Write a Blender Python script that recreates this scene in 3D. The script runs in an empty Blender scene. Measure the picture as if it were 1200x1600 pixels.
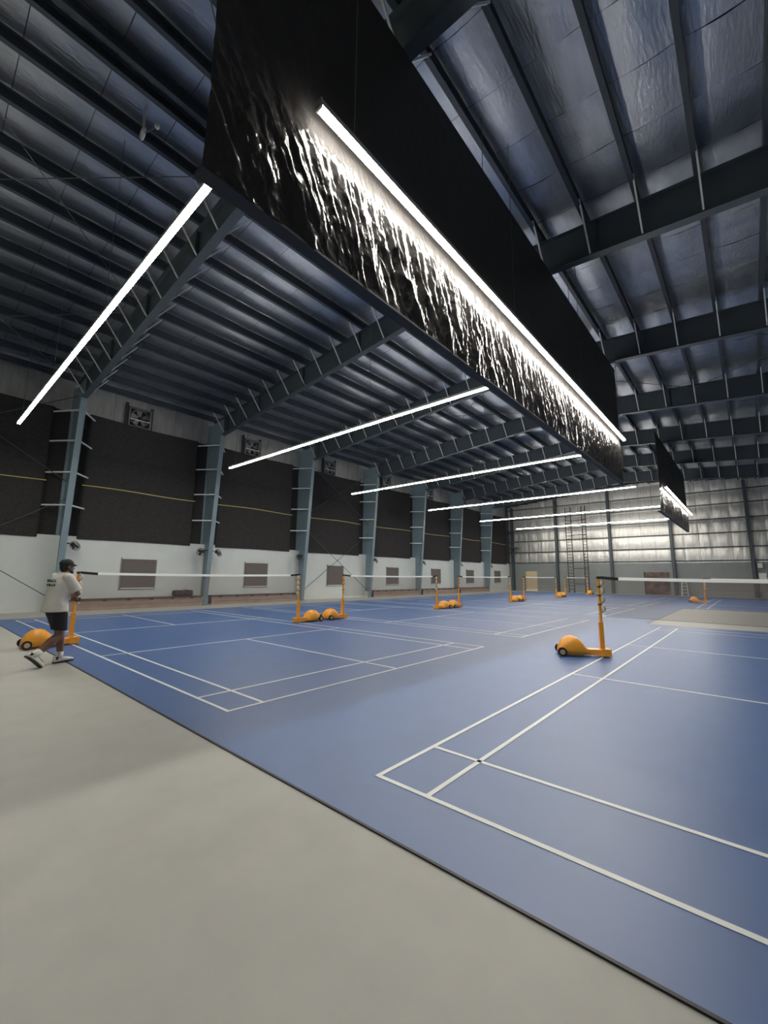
import bpy, bmesh, math, random
from mathutils import Vector, Matrix, noise

random.seed(7)
scene = bpy.context.scene
COL = scene.collection
PI = math.pi

# ------------------------------------------------------------------ camera
F_PX, PITCH, YAW, ROLL, CAM_H = 651.4541, .1512, .7180, .0096, 1.5473
fw = Vector((-math.sin(YAW)*math.cos(PITCH), math.cos(YAW)*math.cos(PITCH), math.sin(PITCH)))
rt = Vector((math.cos(YAW), math.sin(YAW), 0))
up = rt.cross(fw)
rr = rt*math.cos(ROLL) + up*math.sin(ROLL)
ur = -rt*math.sin(ROLL) + up*math.cos(ROLL)
cd = bpy.data.cameras.new('camera')
cam = bpy.data.objects.new('camera', cd)
COL.objects.link(cam)
cam.matrix_world = Matrix(((rr.x, ur.x, -fw.x, 0), (rr.y, ur.y, -fw.y, 0), (rr.z, ur.z, -fw.z, CAM_H), (0, 0, 0, 1)))
cd.sensor_fit = 'VERTICAL'
cd.sensor_height = 24.0
cd.lens = F_PX/1600*24.0
cd.clip_start = .05
cd.clip_end = 300
scene.camera = cam

# ------------------------------------------------------------------ world and exposure
w = bpy.data.worlds.new('world')
scene.world = w
w.use_nodes = True
w.node_tree.nodes['Background'].inputs[0].default_value = (.012, .014, .02, 1)
w.node_tree.nodes['Background'].inputs[1].default_value = 1.0
scene.view_settings.view_transform = 'Standard'
scene.view_settings.look = 'None'
scene.view_settings.gamma = 1
scene.view_settings.use_curve_mapping = False
scene.view_settings.exposure = 1.68
LAMP = 33.0            # brightness of the lamp diffusers

# ------------------------------------------------------------------ dimensions
WALL_X, RIGHT_X = -21.35, 5.8
NEAR_Y, FAR_Y = -8.05, 46.85
RIDGE_X, RIDGE_Z, SLOPE = -7.8, 10.72, .085
FRAMES = [-1.95 + 6.1*k for k in range(8)]
WTOP = 3.06
def ztop(x): return RIDGE_Z - SLOPE*abs(x - RIDGE_X)
PURLIN_D = .28
RAFT_D = .86
COURT_P = 8.09
ORD = ['first', 'second', 'third', 'fourth', 'fifth', 'sixth', 'seventh', 'eighth', 'ninth', 'tenth', 'eleventh', 'twelfth', 'thirteenth']

# ------------------------------------------------------------------ materials
def nt(name):
    m = bpy.data.materials.new(name)
    m.use_nodes = True
    t = m.node_tree
    return m, t, t.nodes['Principled BSDF']
def mat(name, col, rough=.5, metal=0., var=0., vscale=4., bump=0., bscale=40., spec=.5, stretch=None, detail=4.):
    m, t, b = nt(name)
    b.inputs['Base Color'].default_value = (*col, 1)
    b.inputs['Roughness'].default_value = rough
    b.inputs['Metallic'].default_value = metal
    b.inputs['Specular IOR Level'].default_value = spec
    if var or bump:
        tc = t.nodes.new('ShaderNodeTexCoord')
        mp = t.nodes.new('ShaderNodeMapping')
        t.links.new(tc.outputs['Object'], mp.inputs[0])
        if stretch: mp.inputs['Scale'].default_value = stretch
    if var:
        n = t.nodes.new('ShaderNodeTexNoise')
        n.inputs['Scale'].default_value = vscale
        n.inputs['Detail'].default_value = detail
        t.links.new(mp.outputs[0], n.inputs['Vector'])
        r = t.nodes.new('ShaderNodeValToRGB')
        r.color_ramp.elements[0].position = .3
        r.color_ramp.elements[1].position = .7
        r.color_ramp.elements[0].color = (*[c*(1-var) for c in col], 1)
        r.color_ramp.elements[1].color = (*[min(1, c*(1+var)) for c in col], 1)
        t.links.new(n.outputs['Fac'], r.inputs[0])
        t.links.new(r.outputs[0], b.inputs['Base Color'])
    if bump:
        n2 = t.nodes.new('ShaderNodeTexNoise')
        n2.inputs['Scale'].default_value = bscale
        n2.inputs['Detail'].default_value = 3
        t.links.new(mp.outputs[0], n2.inputs['Vector'])
        bp = t.nodes.new('ShaderNodeBump')
        bp.inputs['Strength'].default_value = bump
        bp.inputs['Distance'].default_value = .02
        t.links.new(n2.outputs['Fac'], bp.inputs['Height'])
        t.links.new(bp.outputs[0], b.inputs['Normal'])
    return m
def emit(name, col, s):
    m, t, b = nt(name)
    b.inputs['Base Color'].default_value = (.9, .9, .9, 1)
    b.inputs['Emission Color'].default_value = (*col, 1)
    b.inputs['Emission Strength'].default_value = s
    return m
def netting(name, col, op):
    m, t, b = nt(name)
    b.inputs['Base Color'].default_value = (*col, 1)
    b.inputs['Roughness'].default_value = .9
    tr = t.nodes.new('ShaderNodeBsdfTransparent')
    mx = t.nodes.new('ShaderNodeMixShader')
    mx.inputs[0].default_value = op
    t.links.new(tr.outputs[0], mx.inputs[1])
    t.links.new(b.outputs[0], mx.inputs[2])
    t.links.new(mx.outputs[0], t.nodes['Material Output'].inputs[0])
    return m

def crumple(name, col, rough, spec):
    # creased plastic sheet: faceted relief from two warped cell patterns
    m, t, b = nt(name)
    b.inputs['Base Color'].default_value = (*col, 1)
    b.inputs['Roughness'].default_value = rough
    b.inputs['Specular IOR Level'].default_value = spec
    tc = t.nodes.new('ShaderNodeTexCoord')
    nzn = t.nodes.new('ShaderNodeTexNoise'); nzn.inputs['Scale'].default_value = 2.5; nzn.inputs['Detail'].default_value = 3
    t.links.new(tc.outputs['Object'], nzn.inputs['Vector'])
    mixv = t.nodes.new('ShaderNodeMix'); mixv.data_type = 'VECTOR'; mixv.inputs[0].default_value = .22
    t.links.new(tc.outputs['Object'], mixv.inputs[4]); t.links.new(nzn.outputs['Color'], mixv.inputs[5])
    prev = None
    for (sc, amp, st) in ((4.2, 1.0, (1, 1.7, .55)), (9.5, .55, (1, 1.4, .7)), (22., .22, (1, 1.2, .9))):
        mp = t.nodes.new('ShaderNodeMapping'); mp.inputs['Scale'].default_value = st
        mp.inputs['Rotation'].default_value = (.35, 0, 0)
        t.links.new(mixv.outputs[1], mp.inputs[0])
        v = t.nodes.new('ShaderNodeTexVoronoi'); v.inputs['Scale'].default_value = sc
        t.links.new(mp.outputs[0], v.inputs['Vector'])
        ml = t.nodes.new('ShaderNodeMath'); ml.operation = 'MULTIPLY'; ml.inputs[1].default_value = amp/ (sc/4.2)**.3
        t.links.new(v.outputs['Distance'], ml.inputs[0])
        if prev is None: prev = ml
        else:
            ad = t.nodes.new('ShaderNodeMath'); ad.operation = 'ADD'
            t.links.new(prev.outputs[0], ad.inputs[0]); t.links.new(ml.outputs[0], ad.inputs[1]); prev = ad
    bp = t.nodes.new('ShaderNodeBump'); bp.inputs['Strength'].default_value = .8; bp.inputs['Distance'].default_value = .035
    # pulled tight and smooth along the upper part of the sheet
    sx = t.nodes.new('ShaderNodeSeparateXYZ'); t.links.new(tc.outputs['Object'], sx.inputs[0])
    mr = t.nodes.new('ShaderNodeMapRange'); mr.inputs[1].default_value = 1.25; mr.inputs[2].default_value = 1.9
    mr.inputs[3].default_value = .8; mr.inputs[4].default_value = .1
    t.links.new(sx.outputs['Z'], mr.inputs[0]); t.links.new(mr.outputs[0], bp.inputs['Strength'])
    mr2 = t.nodes.new('ShaderNodeMapRange'); mr2.inputs[1].default_value = 1.25; mr2.inputs[2].default_value = 1.9
    mr2.inputs[3].default_value = rough; mr2.inputs[4].default_value = .55
    t.links.new(sx.outputs['Z'], mr2.inputs[0]); t.links.new(mr2.outputs[0], b.inputs['Roughness'])
    t.links.new(prev.outputs[0], bp.inputs['Height'])
    t.links.new(bp.outputs[0], b.inputs['Normal'])
    return m

M = dict(
    grey_floor=mat('grey_floor', (.43, .425, .392), .5, var=.05, vscale=3, bump=.12, bscale=220),
    blue_floor=mat('blue_floor', (.040, .108, .30), .44, var=.06, vscale=2.2, bump=.06, bscale=260, spec=.9),
    line=mat('line_paint', (.78, .80, .78), .45, var=.03),
    edge=mat('black_edge', (.012, .014, .02), .5),
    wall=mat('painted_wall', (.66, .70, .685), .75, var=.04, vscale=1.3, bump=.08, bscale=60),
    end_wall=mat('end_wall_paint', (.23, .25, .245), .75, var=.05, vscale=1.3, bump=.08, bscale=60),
    cladding=mat('cladding', (.10, .105, .11), .6),
    foil=mat('roof_foil', (.44, .47, .52), .37, .85, var=.10, vscale=1.6, bump=.55, bscale=7, stretch=(3, .8, 1)),
    wfoil=mat('wall_foil', (.66, .65, .62), .42, .7, var=.12, vscale=2.5, bump=.8, bscale=7, stretch=(2.4, 2.4, .5)),
    steel=mat('painted_steel', (.058, .074, .088), .45, var=.07, vscale=3),
    column=mat('column_paint', (.20, .275, .315), .42, var=.06, vscale=3),
    purlin=mat('purlin_steel', (.065, .078, .092), .55, .2, var=.1, vscale=2),
    galv=mat('galvanised', (.72, .74, .74), .5, .1),
    cable=mat('cable', (.12, .12, .125), .5),
    drape=mat('drape_cloth', (.046, .044, .044), .95, var=.14, vscale=9, bump=.3, bscale=30, spec=.1),
    yellow=mat('yellow_tape', (.55, .47, .16), .6),
    plastic=crumple('black_plastic', (.044, .041, .040), .21, .16),
    hem=mat('hem_batten', (.02, .022, .026), .6),
    alu=mat('aluminium', (.55, .55, .53), .4, .6),
    lamp=emit('lamp_diffuser', (1, .955, .86), LAMP),
    orange=mat('orange_plastic', (.88, .37, .035), .38, var=.06, vscale=8),
    tyre=mat('tyre', (.015, .015, .016), .7),
    hub=mat('hub', (.5, .38, .22), .5),
    strap=mat('black_strap', (.015, .014, .013), .7),
    bundle=mat('net_bundle', (.70, .60, .45), .8, var=.25, vscale=30),
    tape=mat('net_tape', (.93, .94, .93), .7),
    net=netting('net_mesh', (.25, .19, .17), .30),
    blind=mat('blind_cloth', (.155, .135, .125), .85, var=.05, vscale=30),
    white=mat('white_paint', (.72, .73, .72), .5),
    bench=mat('bench_front', (.33, .245, .205), .7, var=.12, vscale=3),
    bench_top=mat('bench_seat', (.075, .055, .05), .6),
    bag=mat('bag_cloth', (.045, .022, .022), .7, var=.2, vscale=9),
    fan=mat('fan_black', (.018, .018, .02), .45),
    fan_grey=mat('fan_grey', (.28, .28, .28), .5, .4),
    dark=mat('dark_opening', (.012, .012, .014), .6),
    plinth=mat('plinth', (.62, .62, .58), .8, var=.05),
    beige=mat('beige_door', (.62, .50, .31), .6, var=.05),
    brown=mat('brown_board', (.11, .075, .06), .7, var=.85, vscale=1.7, detail=8),
    scaff=mat('scaffold_tube', (.06, .045, .045), .55, .3),
    skin=mat('skin', (.20, .105, .068), .55, var=.06, vscale=12),
    hair=mat('hair', (.012, .010, .009), .7),
    shirt=mat('white_cotton', (.68, .65, .60), .9, var=.05, vscale=6, bump=.3, bscale=14),
    print=mat('shirt_print', (.10, .15, .13), .8),
    shorts=mat('black_cotton', (.014, .013, .018), .85),
    sock=mat('sock_white', (.75, .74, .71), .9),
    shoe=mat('shoe_white', (.74, .75, .72), .6),
    cap=mat('cap_green', (.012, .022, .018), .8),
    eye=mat('eye', (.02, .015, .012), .3),
)

# ------------------------------------------------------------------ mesh helpers
class MB:
    def __init__(s): s.v = []; s.f = []
    def box(s, a, b):
        x0, y0, z0 = a; x1, y1, z1 = b
        i = len(s.v)
        s.v += [(x0,y0,z0),(x1,y0,z0),(x1,y1,z0),(x0,y1,z0),(x0,y0,z1),(x1,y0,z1),(x1,y1,z1),(x0,y1,z1)]
        s.f += [(i,i+3,i+2,i+1),(i+4,i+5,i+6,i+7),(i,i+1,i+5,i+4),(i+1,i+2,i+6,i+5),(i+2,i+3,i+7,i+6),(i+3,i,i+4,i+7)]
        return s
    def bar(s, p, q, wd, ht=None, upv=(0,0,1)):
        ht = ht or wd
        p = Vector(p); q = Vector(q); d = (q-p).normalized()
        u = Vector(upv)
        if abs(d.dot(u)) > .98: u = Vector((1,0,0))
        a = d.cross(u).normalized(); b = a.cross(d)
        i = len(s.v)
        for c in (p, q):
            for (m, n) in ((-1,-1),(1,-1),(1,1),(-1,1)):
                s.v.append(tuple(c + a*(m*wd/2) + b*(n*ht/2)))
        s.f += [(i,i+1,i+2,i+3),(i+7,i+6,i+5,i+4)] + [(i+k, i+4+k, i+4+(k+1)%4, i+(k+1)%4) for k in range(4)]
        return s
    def tube(s, p, q, r0, r1=None, n=10, cap=True):
        r1 = r0 if r1 is None else r1
        p = Vector(p); q = Vector(q); d = (q-p).normalized()
        u = Vector((0,0,1)) if abs(d.z) < .95 else Vector((1,0,0))
        a = d.cross(u).normalized(); b = a.cross(d)
        i = len(s.v)
        for c, r in ((p, r0), (q, r1)):
            for k in range(n):
                t = 2*PI*k/n
                s.v.append(tuple(c + a*(r*math.cos(t)) + b*(r*math.sin(t))))
        s.f += [(i+k, i+n+k, i+n+(k+1)%n, i+(k+1)%n) for k in range(n)]
        if cap: s.f += [tuple(range(i, i+n)), tuple(range(i+2*n-1, i+n-1, -1))]
        return s
    def ell(s, c, r, nu=14, nv=9, vmin=-.5, rot=None):
        i = len(s.v); c = Vector(c)
        for a in range(nv+1):
            ph = PI*(vmin + (.5-vmin)*a/nv)
            for k in range(nu):
                t = 2*PI*k/nu
                p = Vector((r[0]*math.cos(ph)*math.cos(t), r[1]*math.cos(ph)*math.sin(t), r[2]*math.sin(ph)))
                if rot: p = rot @ p
                s.v.append(tuple(c+p))
        for a in range(nv):
            for k in range(nu):
                s.f.append((i+a*nu+k, i+a*nu+(k+1)%nu, i+(a+1)*nu+(k+1)%nu, i+(a+1)*nu+k))
        s.f += [tuple(range(i+nu-1, i-1, -1)), tuple(range(i+nv*nu, i+(nv+1)*nu))]
        return s
    def cap_seg(s, p, q, r0, r1, n=12):
        s.tube(p, q, r0, r1, n); s.ell(p, (r0,)*3, n, 6); s.ell(q, (r1,)*3, n, 6)
        return s
    def loft(s, rings, n=20):
        # rings of (centre, rx, ry): horizontal ellipses
        i = len(s.v)
        for (c, rx, ry) in rings:
            for k in range(n):
                t = 2*PI*k/n
                s.v.append((c[0]+rx*math.cos(t), c[1]+ry*math.sin(t), c[2]))
        for a in range(len(rings)-1):
            for k in range(n):
                s.f.append((i+a*n+k, i+a*n+(k+1)%n, i+(a+1)*n+(k+1)%n, i+(a+1)*n+k))
        s.f += [tuple(range(i+n-1, i-1, -1)), tuple(range(i+(len(rings)-1)*n, i+len(rings)*n))]
        return s
    def prism(s, pts, y0, y1):
        # polygon in x,z extruded along y
        i = len(s.v); n = len(pts)
        for y in (y0, y1): s.v += [(x, y, z) for x, z in pts]
        s.f += [tuple(range(i, i+n)), tuple(range(i+2*n-1, i+n-1, -1))]
        s.f += [(i+(k+1)%n, i+k, i+n+k, i+n+(k+1)%n) for k in range(n)]
        return s
    def ring(s, c, r, t, axis='x', n=18):
        i = len(s.v); c = Vector(c); m = 5
        for k in range(n):
            a = 2*PI*k/n
            for j in range(m):
                b = 2*PI*j/m
                R = r + t*math.cos(b); h = t*math.sin(b)
                p = {'x': (h, R*math.cos(a), R*math.sin(a)), 'y': (R*math.cos(a), h, R*math.sin(a)), 'z': (R*math.cos(a), R*math.sin(a), h)}[axis]
                s.v.append(tuple(c+Vector(p)))
        for k in range(n):
            for j in range(m):
                s.f.append((i+k*m+j, i+((k+1)%n)*m+j, i+((k+1)%n)*m+(j+1)%m, i+k*m+(j+1)%m))
        return s
    def mesh(s, name, material, smooth=False):
        me = bpy.data.meshes.new(name)
        me.from_pydata(s.v, [], s.f)
        me.materials.append(M[material] if isinstance(material, str) else material)
        bm = bmesh.new(); bm.from_mesh(me)
        bmesh.ops.recalc_face_normals(bm, faces=bm.faces)
        bm.to_mesh(me); bm.free()
        if smooth: me.polygons.foreach_set('use_smooth', [True]*len(me.polygons))
        return me
    def build(s, name, material, parent=None, loc=(0,0,0), smooth=False):
        return place(name, s.mesh(name, material, smooth), parent, loc)
def place(name, me, parent=None, loc=(0,0,0), rz=0.):
    o = bpy.data.objects.new(name, me)
    COL.objects.link(o)
    o.location = loc
    o.rotation_euler = (0, 0, rz)
    if parent: o.parent = parent
    return o
def tag(o, label, cat, group=None):
    o['label'] = label; o['category'] = cat
    if group: o['group'] = group
    return o
def struct(o, label=None, cat=None):
    o['kind'] = 'structure'
    if label: o['label'] = label
    if cat: o['category'] = cat
    return o
def empty(name, loc=(0,0,0), rz=0.):
    o = bpy.data.objects.new(name, None)
    COL.objects.link(o); o.location = loc; o.rotation_euler = (0, 0, rz)
    o.empty_display_size = .2
    return o
def copy_tree(o, parent=None):
    c = o.copy(); COL.objects.link(c); c.parent = parent
    for ch in list(o.children): copy_tree(ch, c)
    return c
def nz(x, y, z=0.): return noise.noise(Vector((x, y, z)))

# ================================================================== SETTING
fl = struct(MB().box((WALL_X-.4, NEAR_Y-.3, -.3), (RIGHT_X+.4, FAR_Y+.4, 0)).build('floor', 'grey_floor'), 'smooth grey hall floor in front of the blue courts', 'floor')
# blue sports flooring around a grey patch between the two right-hand courts
T = .008
mb = MB()
for (x0, x1, y0, y1) in ((-18.55, -2.82, 2.1, 44.6), (-2.82, RIGHT_X-.25, 2.1, 16.9), (-2.82, RIGHT_X-.25, 26.9, 44.6)):
    mb.box((x0, y0, 0), (x1, y1, T))
blue = struct(mb.build('court_flooring', 'blue_floor'), 'blue sports flooring laid under all the courts', 'flooring')
MB().box((-18.55, 2.082, 0), (RIGHT_X-.25, 2.1, T+.002)).build('edge_strip', 'edge', blue)

# --- left wall: masonry below, cladding above
wl = struct(MB().box((WALL_X-.3, NEAR_Y, 0), (WALL_X, FAR_Y, WTOP)).build('wall_left', 'wall'), 'pale grey-blue masonry side wall below the black drapes', 'wall')
EAVE = ztop(WALL_X)+PURLIN_D+.1
struct(MB().box((WALL_X-.55, NEAR_Y, 0), (WALL_X-.45, FAR_Y, EAVE)).build('cladding', 'cladding', wl))
wr = struct(MB().box((RIGHT_X, NEAR_Y, 0), (RIGHT_X+.3, FAR_Y, WTOP)).box((RIGHT_X+.3, NEAR_Y, 0), (RIGHT_X+.4, FAR_Y, EAVE)).build('wall_right', 'wall'), 'grey painted side wall on the right of the hall', 'wall')
wn = struct(MB().prism([(WALL_X-.5, 0), (RIGHT_X+.4, 0), (RIGHT_X+.4, ztop(RIGHT_X)+.3), (RIDGE_X, RIDGE_Z+.35), (WALL_X-.5, EAVE)], NEAR_Y-.3, NEAR_Y).build('wall_near', 'wall'), 'grey painted end wall behind the viewer', 'wall')
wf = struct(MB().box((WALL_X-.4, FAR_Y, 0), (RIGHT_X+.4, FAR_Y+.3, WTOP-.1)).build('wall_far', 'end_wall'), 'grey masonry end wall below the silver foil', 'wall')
MB().prism([(WALL_X-.5, 0), (RIGHT_X+.4, 0), (RIGHT_X+.4, ztop(RIGHT_X)+.3), (RIDGE_X, RIDGE_Z+.35), (WALL_X-.5, EAVE)], FAR_Y+.45, FAR_Y+.55).build('cladding', 'cladding', wf)

def sheet(nx, ny, fn, thick=.02):
    # grid surface fn(u,v)->point with a back face
    mb = MB()
    for j in range(ny+1):
        for i in range(nx+1): mb.v.append(tuple(fn(i/nx, j/ny)))
    n = nx+1
    for j in range(ny):
        for i in range(nx): mb.f.append((j*n+i, j*n+i+1, (j+1)*n+i+1, (j+1)*n+i))
    return mb

# --- ceiling: roof deck with foil-faced insulation rolls and purlins below
ZR = PURLIN_D + .02
deck = MB()
for (xa, xb) in ((WALL_X-.6, RIDGE_X), (RIDGE_X, RIGHT_X+.5)):
    za, zb = ztop(xa)+ZR+.08, ztop(xb)+ZR+.08
    deck.prism([(xa, za), (xb, zb), (xb, zb+.08), (xa, za+.08)], NEAR_Y-.3, FAR_Y+.6)
ceil = struct(deck.build('ceiling', 'cladding'), 'pitched roof lined with silver foil insulation', 'ceiling')
NS = 46
SW = (FAR_Y-NEAR_Y)/NS
purl_off = [1.1*k for k in range(0, 13)]
for side in (-1, 1):
    L = 13.55
    meshes = []
    for var in range(4):
        def fn(u, v, var=var, side=side):
            d = .02 + u*(L-.02)
            ph = (d % 1.1)/1.1
            sag = -.035*math.sin(PI*ph)**2 * (1+.5*nz(d*.7, var*3.1, v))
            wr_ = .018*nz(d*2.3+var*9, v*5.1, 4.2) + .008*nz(d*7+var*5, v*13, 1.7)
            x = RIDGE_X + side*d
            return (x, v*(SW-.014), ztop(x)+ZR+.045+sag+wr_)
        s = sheet(98, 8, fn)
        meshes.append(s.mesh('insulation_sheet', 'foil', True))
    for k in range(NS):
        place('insulation_sheet', meshes[(k*7+k//4) % 4], ceil, (0, NEAR_Y + k*SW, 0))
# purlins: lipped channel sections
pur = MB()
Ly0, Ly1 = NEAR_Y+.02, FAR_Y-.02
prof = [(-.045, 0), (.055, 0), (.055, .035), (.045, .035), (.045, .012), (-.033, .012), (-.033, PURLIN_D-.012), (.045, PURLIN_D-.012), (.045, PURLIN_D), (-.045, PURLIN_D)]
pur.prism(prof, Ly0, Ly1)
pme = pur.mesh('purlin', 'purlin')
PUR_X = []
for side in (-1, 1):
    for k in range(13):
        d = .18 if k == 0 else 1.1*k
        PUR_X.append((RIDGE_X + side*d, 'long dark steel roof purlin, %s counted up from the %s' % (ORD[12-k], 'draped side wall' if side < 0 else 'right-hand side wall')))
for x, lab in PUR_X:
    o = place('roof_purlin', pme, None, (x, 0, ztop(x)))
    tag(o, lab, 'purlin', 'roof purlins')

# --- far wall foil, girts, posts
GIRTS = [3.12, 4.3, 5.55, 6.8, 8.1, 9.3]
FW = 1.13
nfs = int(round((RIGHT_X-WALL_X)/FW)); FW = (RIGHT_X-WALL_X)/nfs
for k in range(nfs):
    x0 = WALL_X + k*FW
    zt = min(ztop(x0+.01), ztop(x0+FW-.01))+.2
    def fn(u, v, x0=x0, zt=zt, k=k):
        z = WTOP-.1 + v*(zt-WTOP+.1)
        bul = .06*abs(math.sin(PI*(z-3.12)/1.22))**.7
        return (x0+.008+u*(FW-.016), FAR_Y+.22-bul*(.5+.5*math.sin(PI*u))-.025*nz(u*3+k*7, z*.5, 2.)-.012*nz(u*9+k*3, z*.8, 5.), z)
    sheet(14, 60, fn).build('insulation_sheet', 'wfoil', wf, smooth=True)
for z in GIRTS:
    xa = WALL_X+.02; xb = RIGHT_X-.02
    MB().box((xa, FAR_Y+.0, z-.04), (xb, FAR_Y+.14, z+.05)).build('girt', 'steel', wf)
ECX = [-20.75, -15.75, -10.45, -5.3, .2]
for i, x in enumerate(ECX):
    e = empty('end_wall_column', (x, FAR_Y, 0))
    h = ztop(x)-.05
    MB().box((-.12, -.32, 0), (.12, -.30, h)).build('inner_flange', 'steel', e)
    MB().box((-.008, -.30, 0), (.008, -.02, h)).build('web', 'steel', e)
    MB().box((-.12, -.02, 0), (.12, -.002, h)).build('outer_flange', 'steel', e)
    MB().box((-.16, -.36, 0), (.16, -.003, .03)).build('base_plate', 'steel', e)
    tag(e, ['dark steel column in the far corner by the last black drape',
            'dark steel end wall column beside the beige door',
            'dark steel end wall column between scaffold tower and brown board',
            'dark steel end wall column beside the short white ladder',
            'dark steel end wall column carrying two white electrical boxes'][i], 'column')

# --- left wall foil band above the drapes
NB = 40
bme = []
for var in range(3):
    def fn(u, v, var=var):
        return (.02*nz(u*3, v*2, var*5.)+.012*nz(u*9, v*4, var*3.), u*1.36, v*(EAVE-8.2))
    bme.append(sheet(12, 10, fn).mesh('insulation_sheet', 'wfoil', True))
for k in range(NB):
    place('insulation_sheet', bme[k % 3], wl, (WALL_X-.36, NEAR_Y+k*1.3725, 8.2))

# ================================================================== STEEL FRAMES
stay_l = {}
cnames = {}
for i, fy in enumerate(FRAMES):
    n_far = 7 - i                       # count from the far end
    nm = ORD[n_far]
    # ---------- column
    c = empty('steel_column', (WALL_X, fy, 0))
    zc = ztop(WALL_X)-.02
    base_in, top_in = .50, 1.15
    zk = ztop(WALL_X+top_in)-RAFT_D-.08
    fwid = .11
    inn = lambda z: base_in + (top_in-base_in)*min(1, z/zk)
    mb = MB(); mb.v = [(inn(0), -fwid, 0), (inn(0), fwid, 0), (inn(zk), fwid, zk), (inn(zk), -fwid, zk)]
    mb.v += [(x-.018, y, z) for x, y, z in mb.v]
    mb.f = [(0,1,2,3),(7,6,5,4),(0,4,5,1),(1,5,6,2),(2,6,7,3),(3,7,4,0)]
    mb.build('inner_flange', 'column', c)
    wb = MB(); wb.prism([(-.25, 0), (inn(0)-.018, 0), (inn(zk)-.018, zk), (inn(zk)-.018, ztop(WALL_X+top_in)-.03), (-.25, zc)], -.006, .006)
    wb.build('web', 'column', c)
    MB().box((-.27, -.11, WTOP+.0), (-.25, .11, zc)).build('outer_flange', 'column', c)
    MB().box((.05, -.2, 0), (.42, .2, .40)).build('plinth', 'plinth', c)
    MB().box((.38, -.15, 0), (.60, .15, .018)).build('base_plate', 'steel', c)
    for z in (4.25, 5.6, 6.92, 8.2):
        for s in (-1, 1):
            MB().bar((inn(z)-.03, s*.03, z), (-.1, s*.80, z), .05, .055).build('fly_brace', 'galv', c)
    tag(c, 'pale blue tapered steel wall column, %s counted from the far corner' % nm, 'column', 'wall columns')
    # ---------- rafter
    r = empty('steel_rafter', (RIDGE_X, fy, 0))
    for side in (-1, 1):
        xa = .0; xb = 13.55-.25 if side < 0 else 13.55
        hx = 12.39 if side < 0 else 12.51
        zt = lambda d: RIDGE_Z - SLOPE*d
        pts = [(0, zt(0)), (side*hx, zt(hx)), (side*hx, zt(hx)-RAFT_D-.08), (0, zt(0)-RAFT_D)]
        MB().prism(pts, -.006, .006).build('web', 'steel', r)
        MB().bar((0, 0, zt(0)-RAFT_D), (side*hx, 0, zt(hx)-RAFT_D-.08), .22, .02).build('lower_flange', 'steel', r)
        MB().bar((0, 0, zt(0)-.01), (side*xb, 0, zt(xb)-.01), .22, .02).build('upper_flange', 'steel', r)
        for d in (2.4, 5.7, 9.0, 11.9):
            MB().box((-.006, -.1, -RAFT_D+.02), (.006, .1, -.02)).build('stiffener', 'steel', r, (side*d, 0, zt(d)))
        for s in (-1, 1):
            key = (side, s)
            if key not in stay_l:
                stay_l[key] = MB().bar((0, s*.09, -RAFT_D+.0), (0, s*.80, .12), .034, .034).mesh('fly_brace', 'galv')
            for k in range(1, 12):
                d = 1.1*k+.05
                place('fly_brace', stay_l[key], r, (side*d, 0, zt(d)-.0065*d*0))
    tag(r, 'deep dark steel roof rafter with pale fly braces, %s counted from the far wall' % nm, 'rafter', 'roof rafters')
    # right wall column (same frame)
    c2 = empty('steel_column', (RIGHT_X, fy, 0))
    mb = MB(); mb.prism([(0-.002, 0), (-.5, 0), (-1.1, zk), (-1.1, ztop(RIGHT_X)-.02), (-.002, ztop(RIGHT_X)-.02)], -.006, .006)
    mb.build('web', 'steel', c2)
    MB().bar((-.5, 0, 0), (-1.1, 0, zk), .018, .22, (0, 1, 0)).build('inner_flange', 'column', c2)
    tag(c2, 'pale blue tapered steel column on the right-hand wall, %s counted from the far corner' % nm, 'column', 'right wall columns')

# wall and roof bracing rods
for (ya, yb, txt) in ((FRAMES[0], FRAMES[1], 'on the side wall behind the walking person'), (FRAMES[3], FRAMES[4], 'crossing over the third wall window')):
    for (z0, z1, w_) in ((.45, 4.55, 'lower'), (5.25, 9.05, 'upper')):
        e = empty('cross_brace', (WALL_X+.22, ya, z0))
        MB().tube((0, .02, 0), (0, yb-ya-.02, z1-z0), .016, n=6).build('rod', 'steel', e)
        MB().tube((.035, .02, z1-z0), (.035, yb-ya-.02, 0), .016, n=6).build('rod', 'steel', e)
        tag(e, 'thin steel %s cross brace %s' % (w_, txt), 'brace')
for (ya, yb, txt) in ((FRAMES[0], FRAMES[1], 'above the nearest light strip'), (FRAMES[3], FRAMES[4], 'in the roof bay past the long lamp')):
    for bi, (xa, xb) in enumerate(((-21., -14.4), (-14.4, -7.9), (-7.7, -1.2), (-1.2, 5.4))):
        e = empty('roof_brace', (xa, ya, 0))
        za, zb = ztop(xa)-.12, ztop(xb)-.12
        MB().tube((0, .02, za), (xb-xa, yb-ya-.02, zb), .012, n=6).build('rod', 'cable', e)
        MB().tube((0, yb-ya-.02, za-.03), (xb-xa, .02, zb-.03), .012, n=6).build('rod', 'cable', e)
        tag(e, 'crossed roof rods %s, %s from draped wall' % (txt, ORD[bi]), 'brace', 'roof bracing ' + txt)

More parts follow.
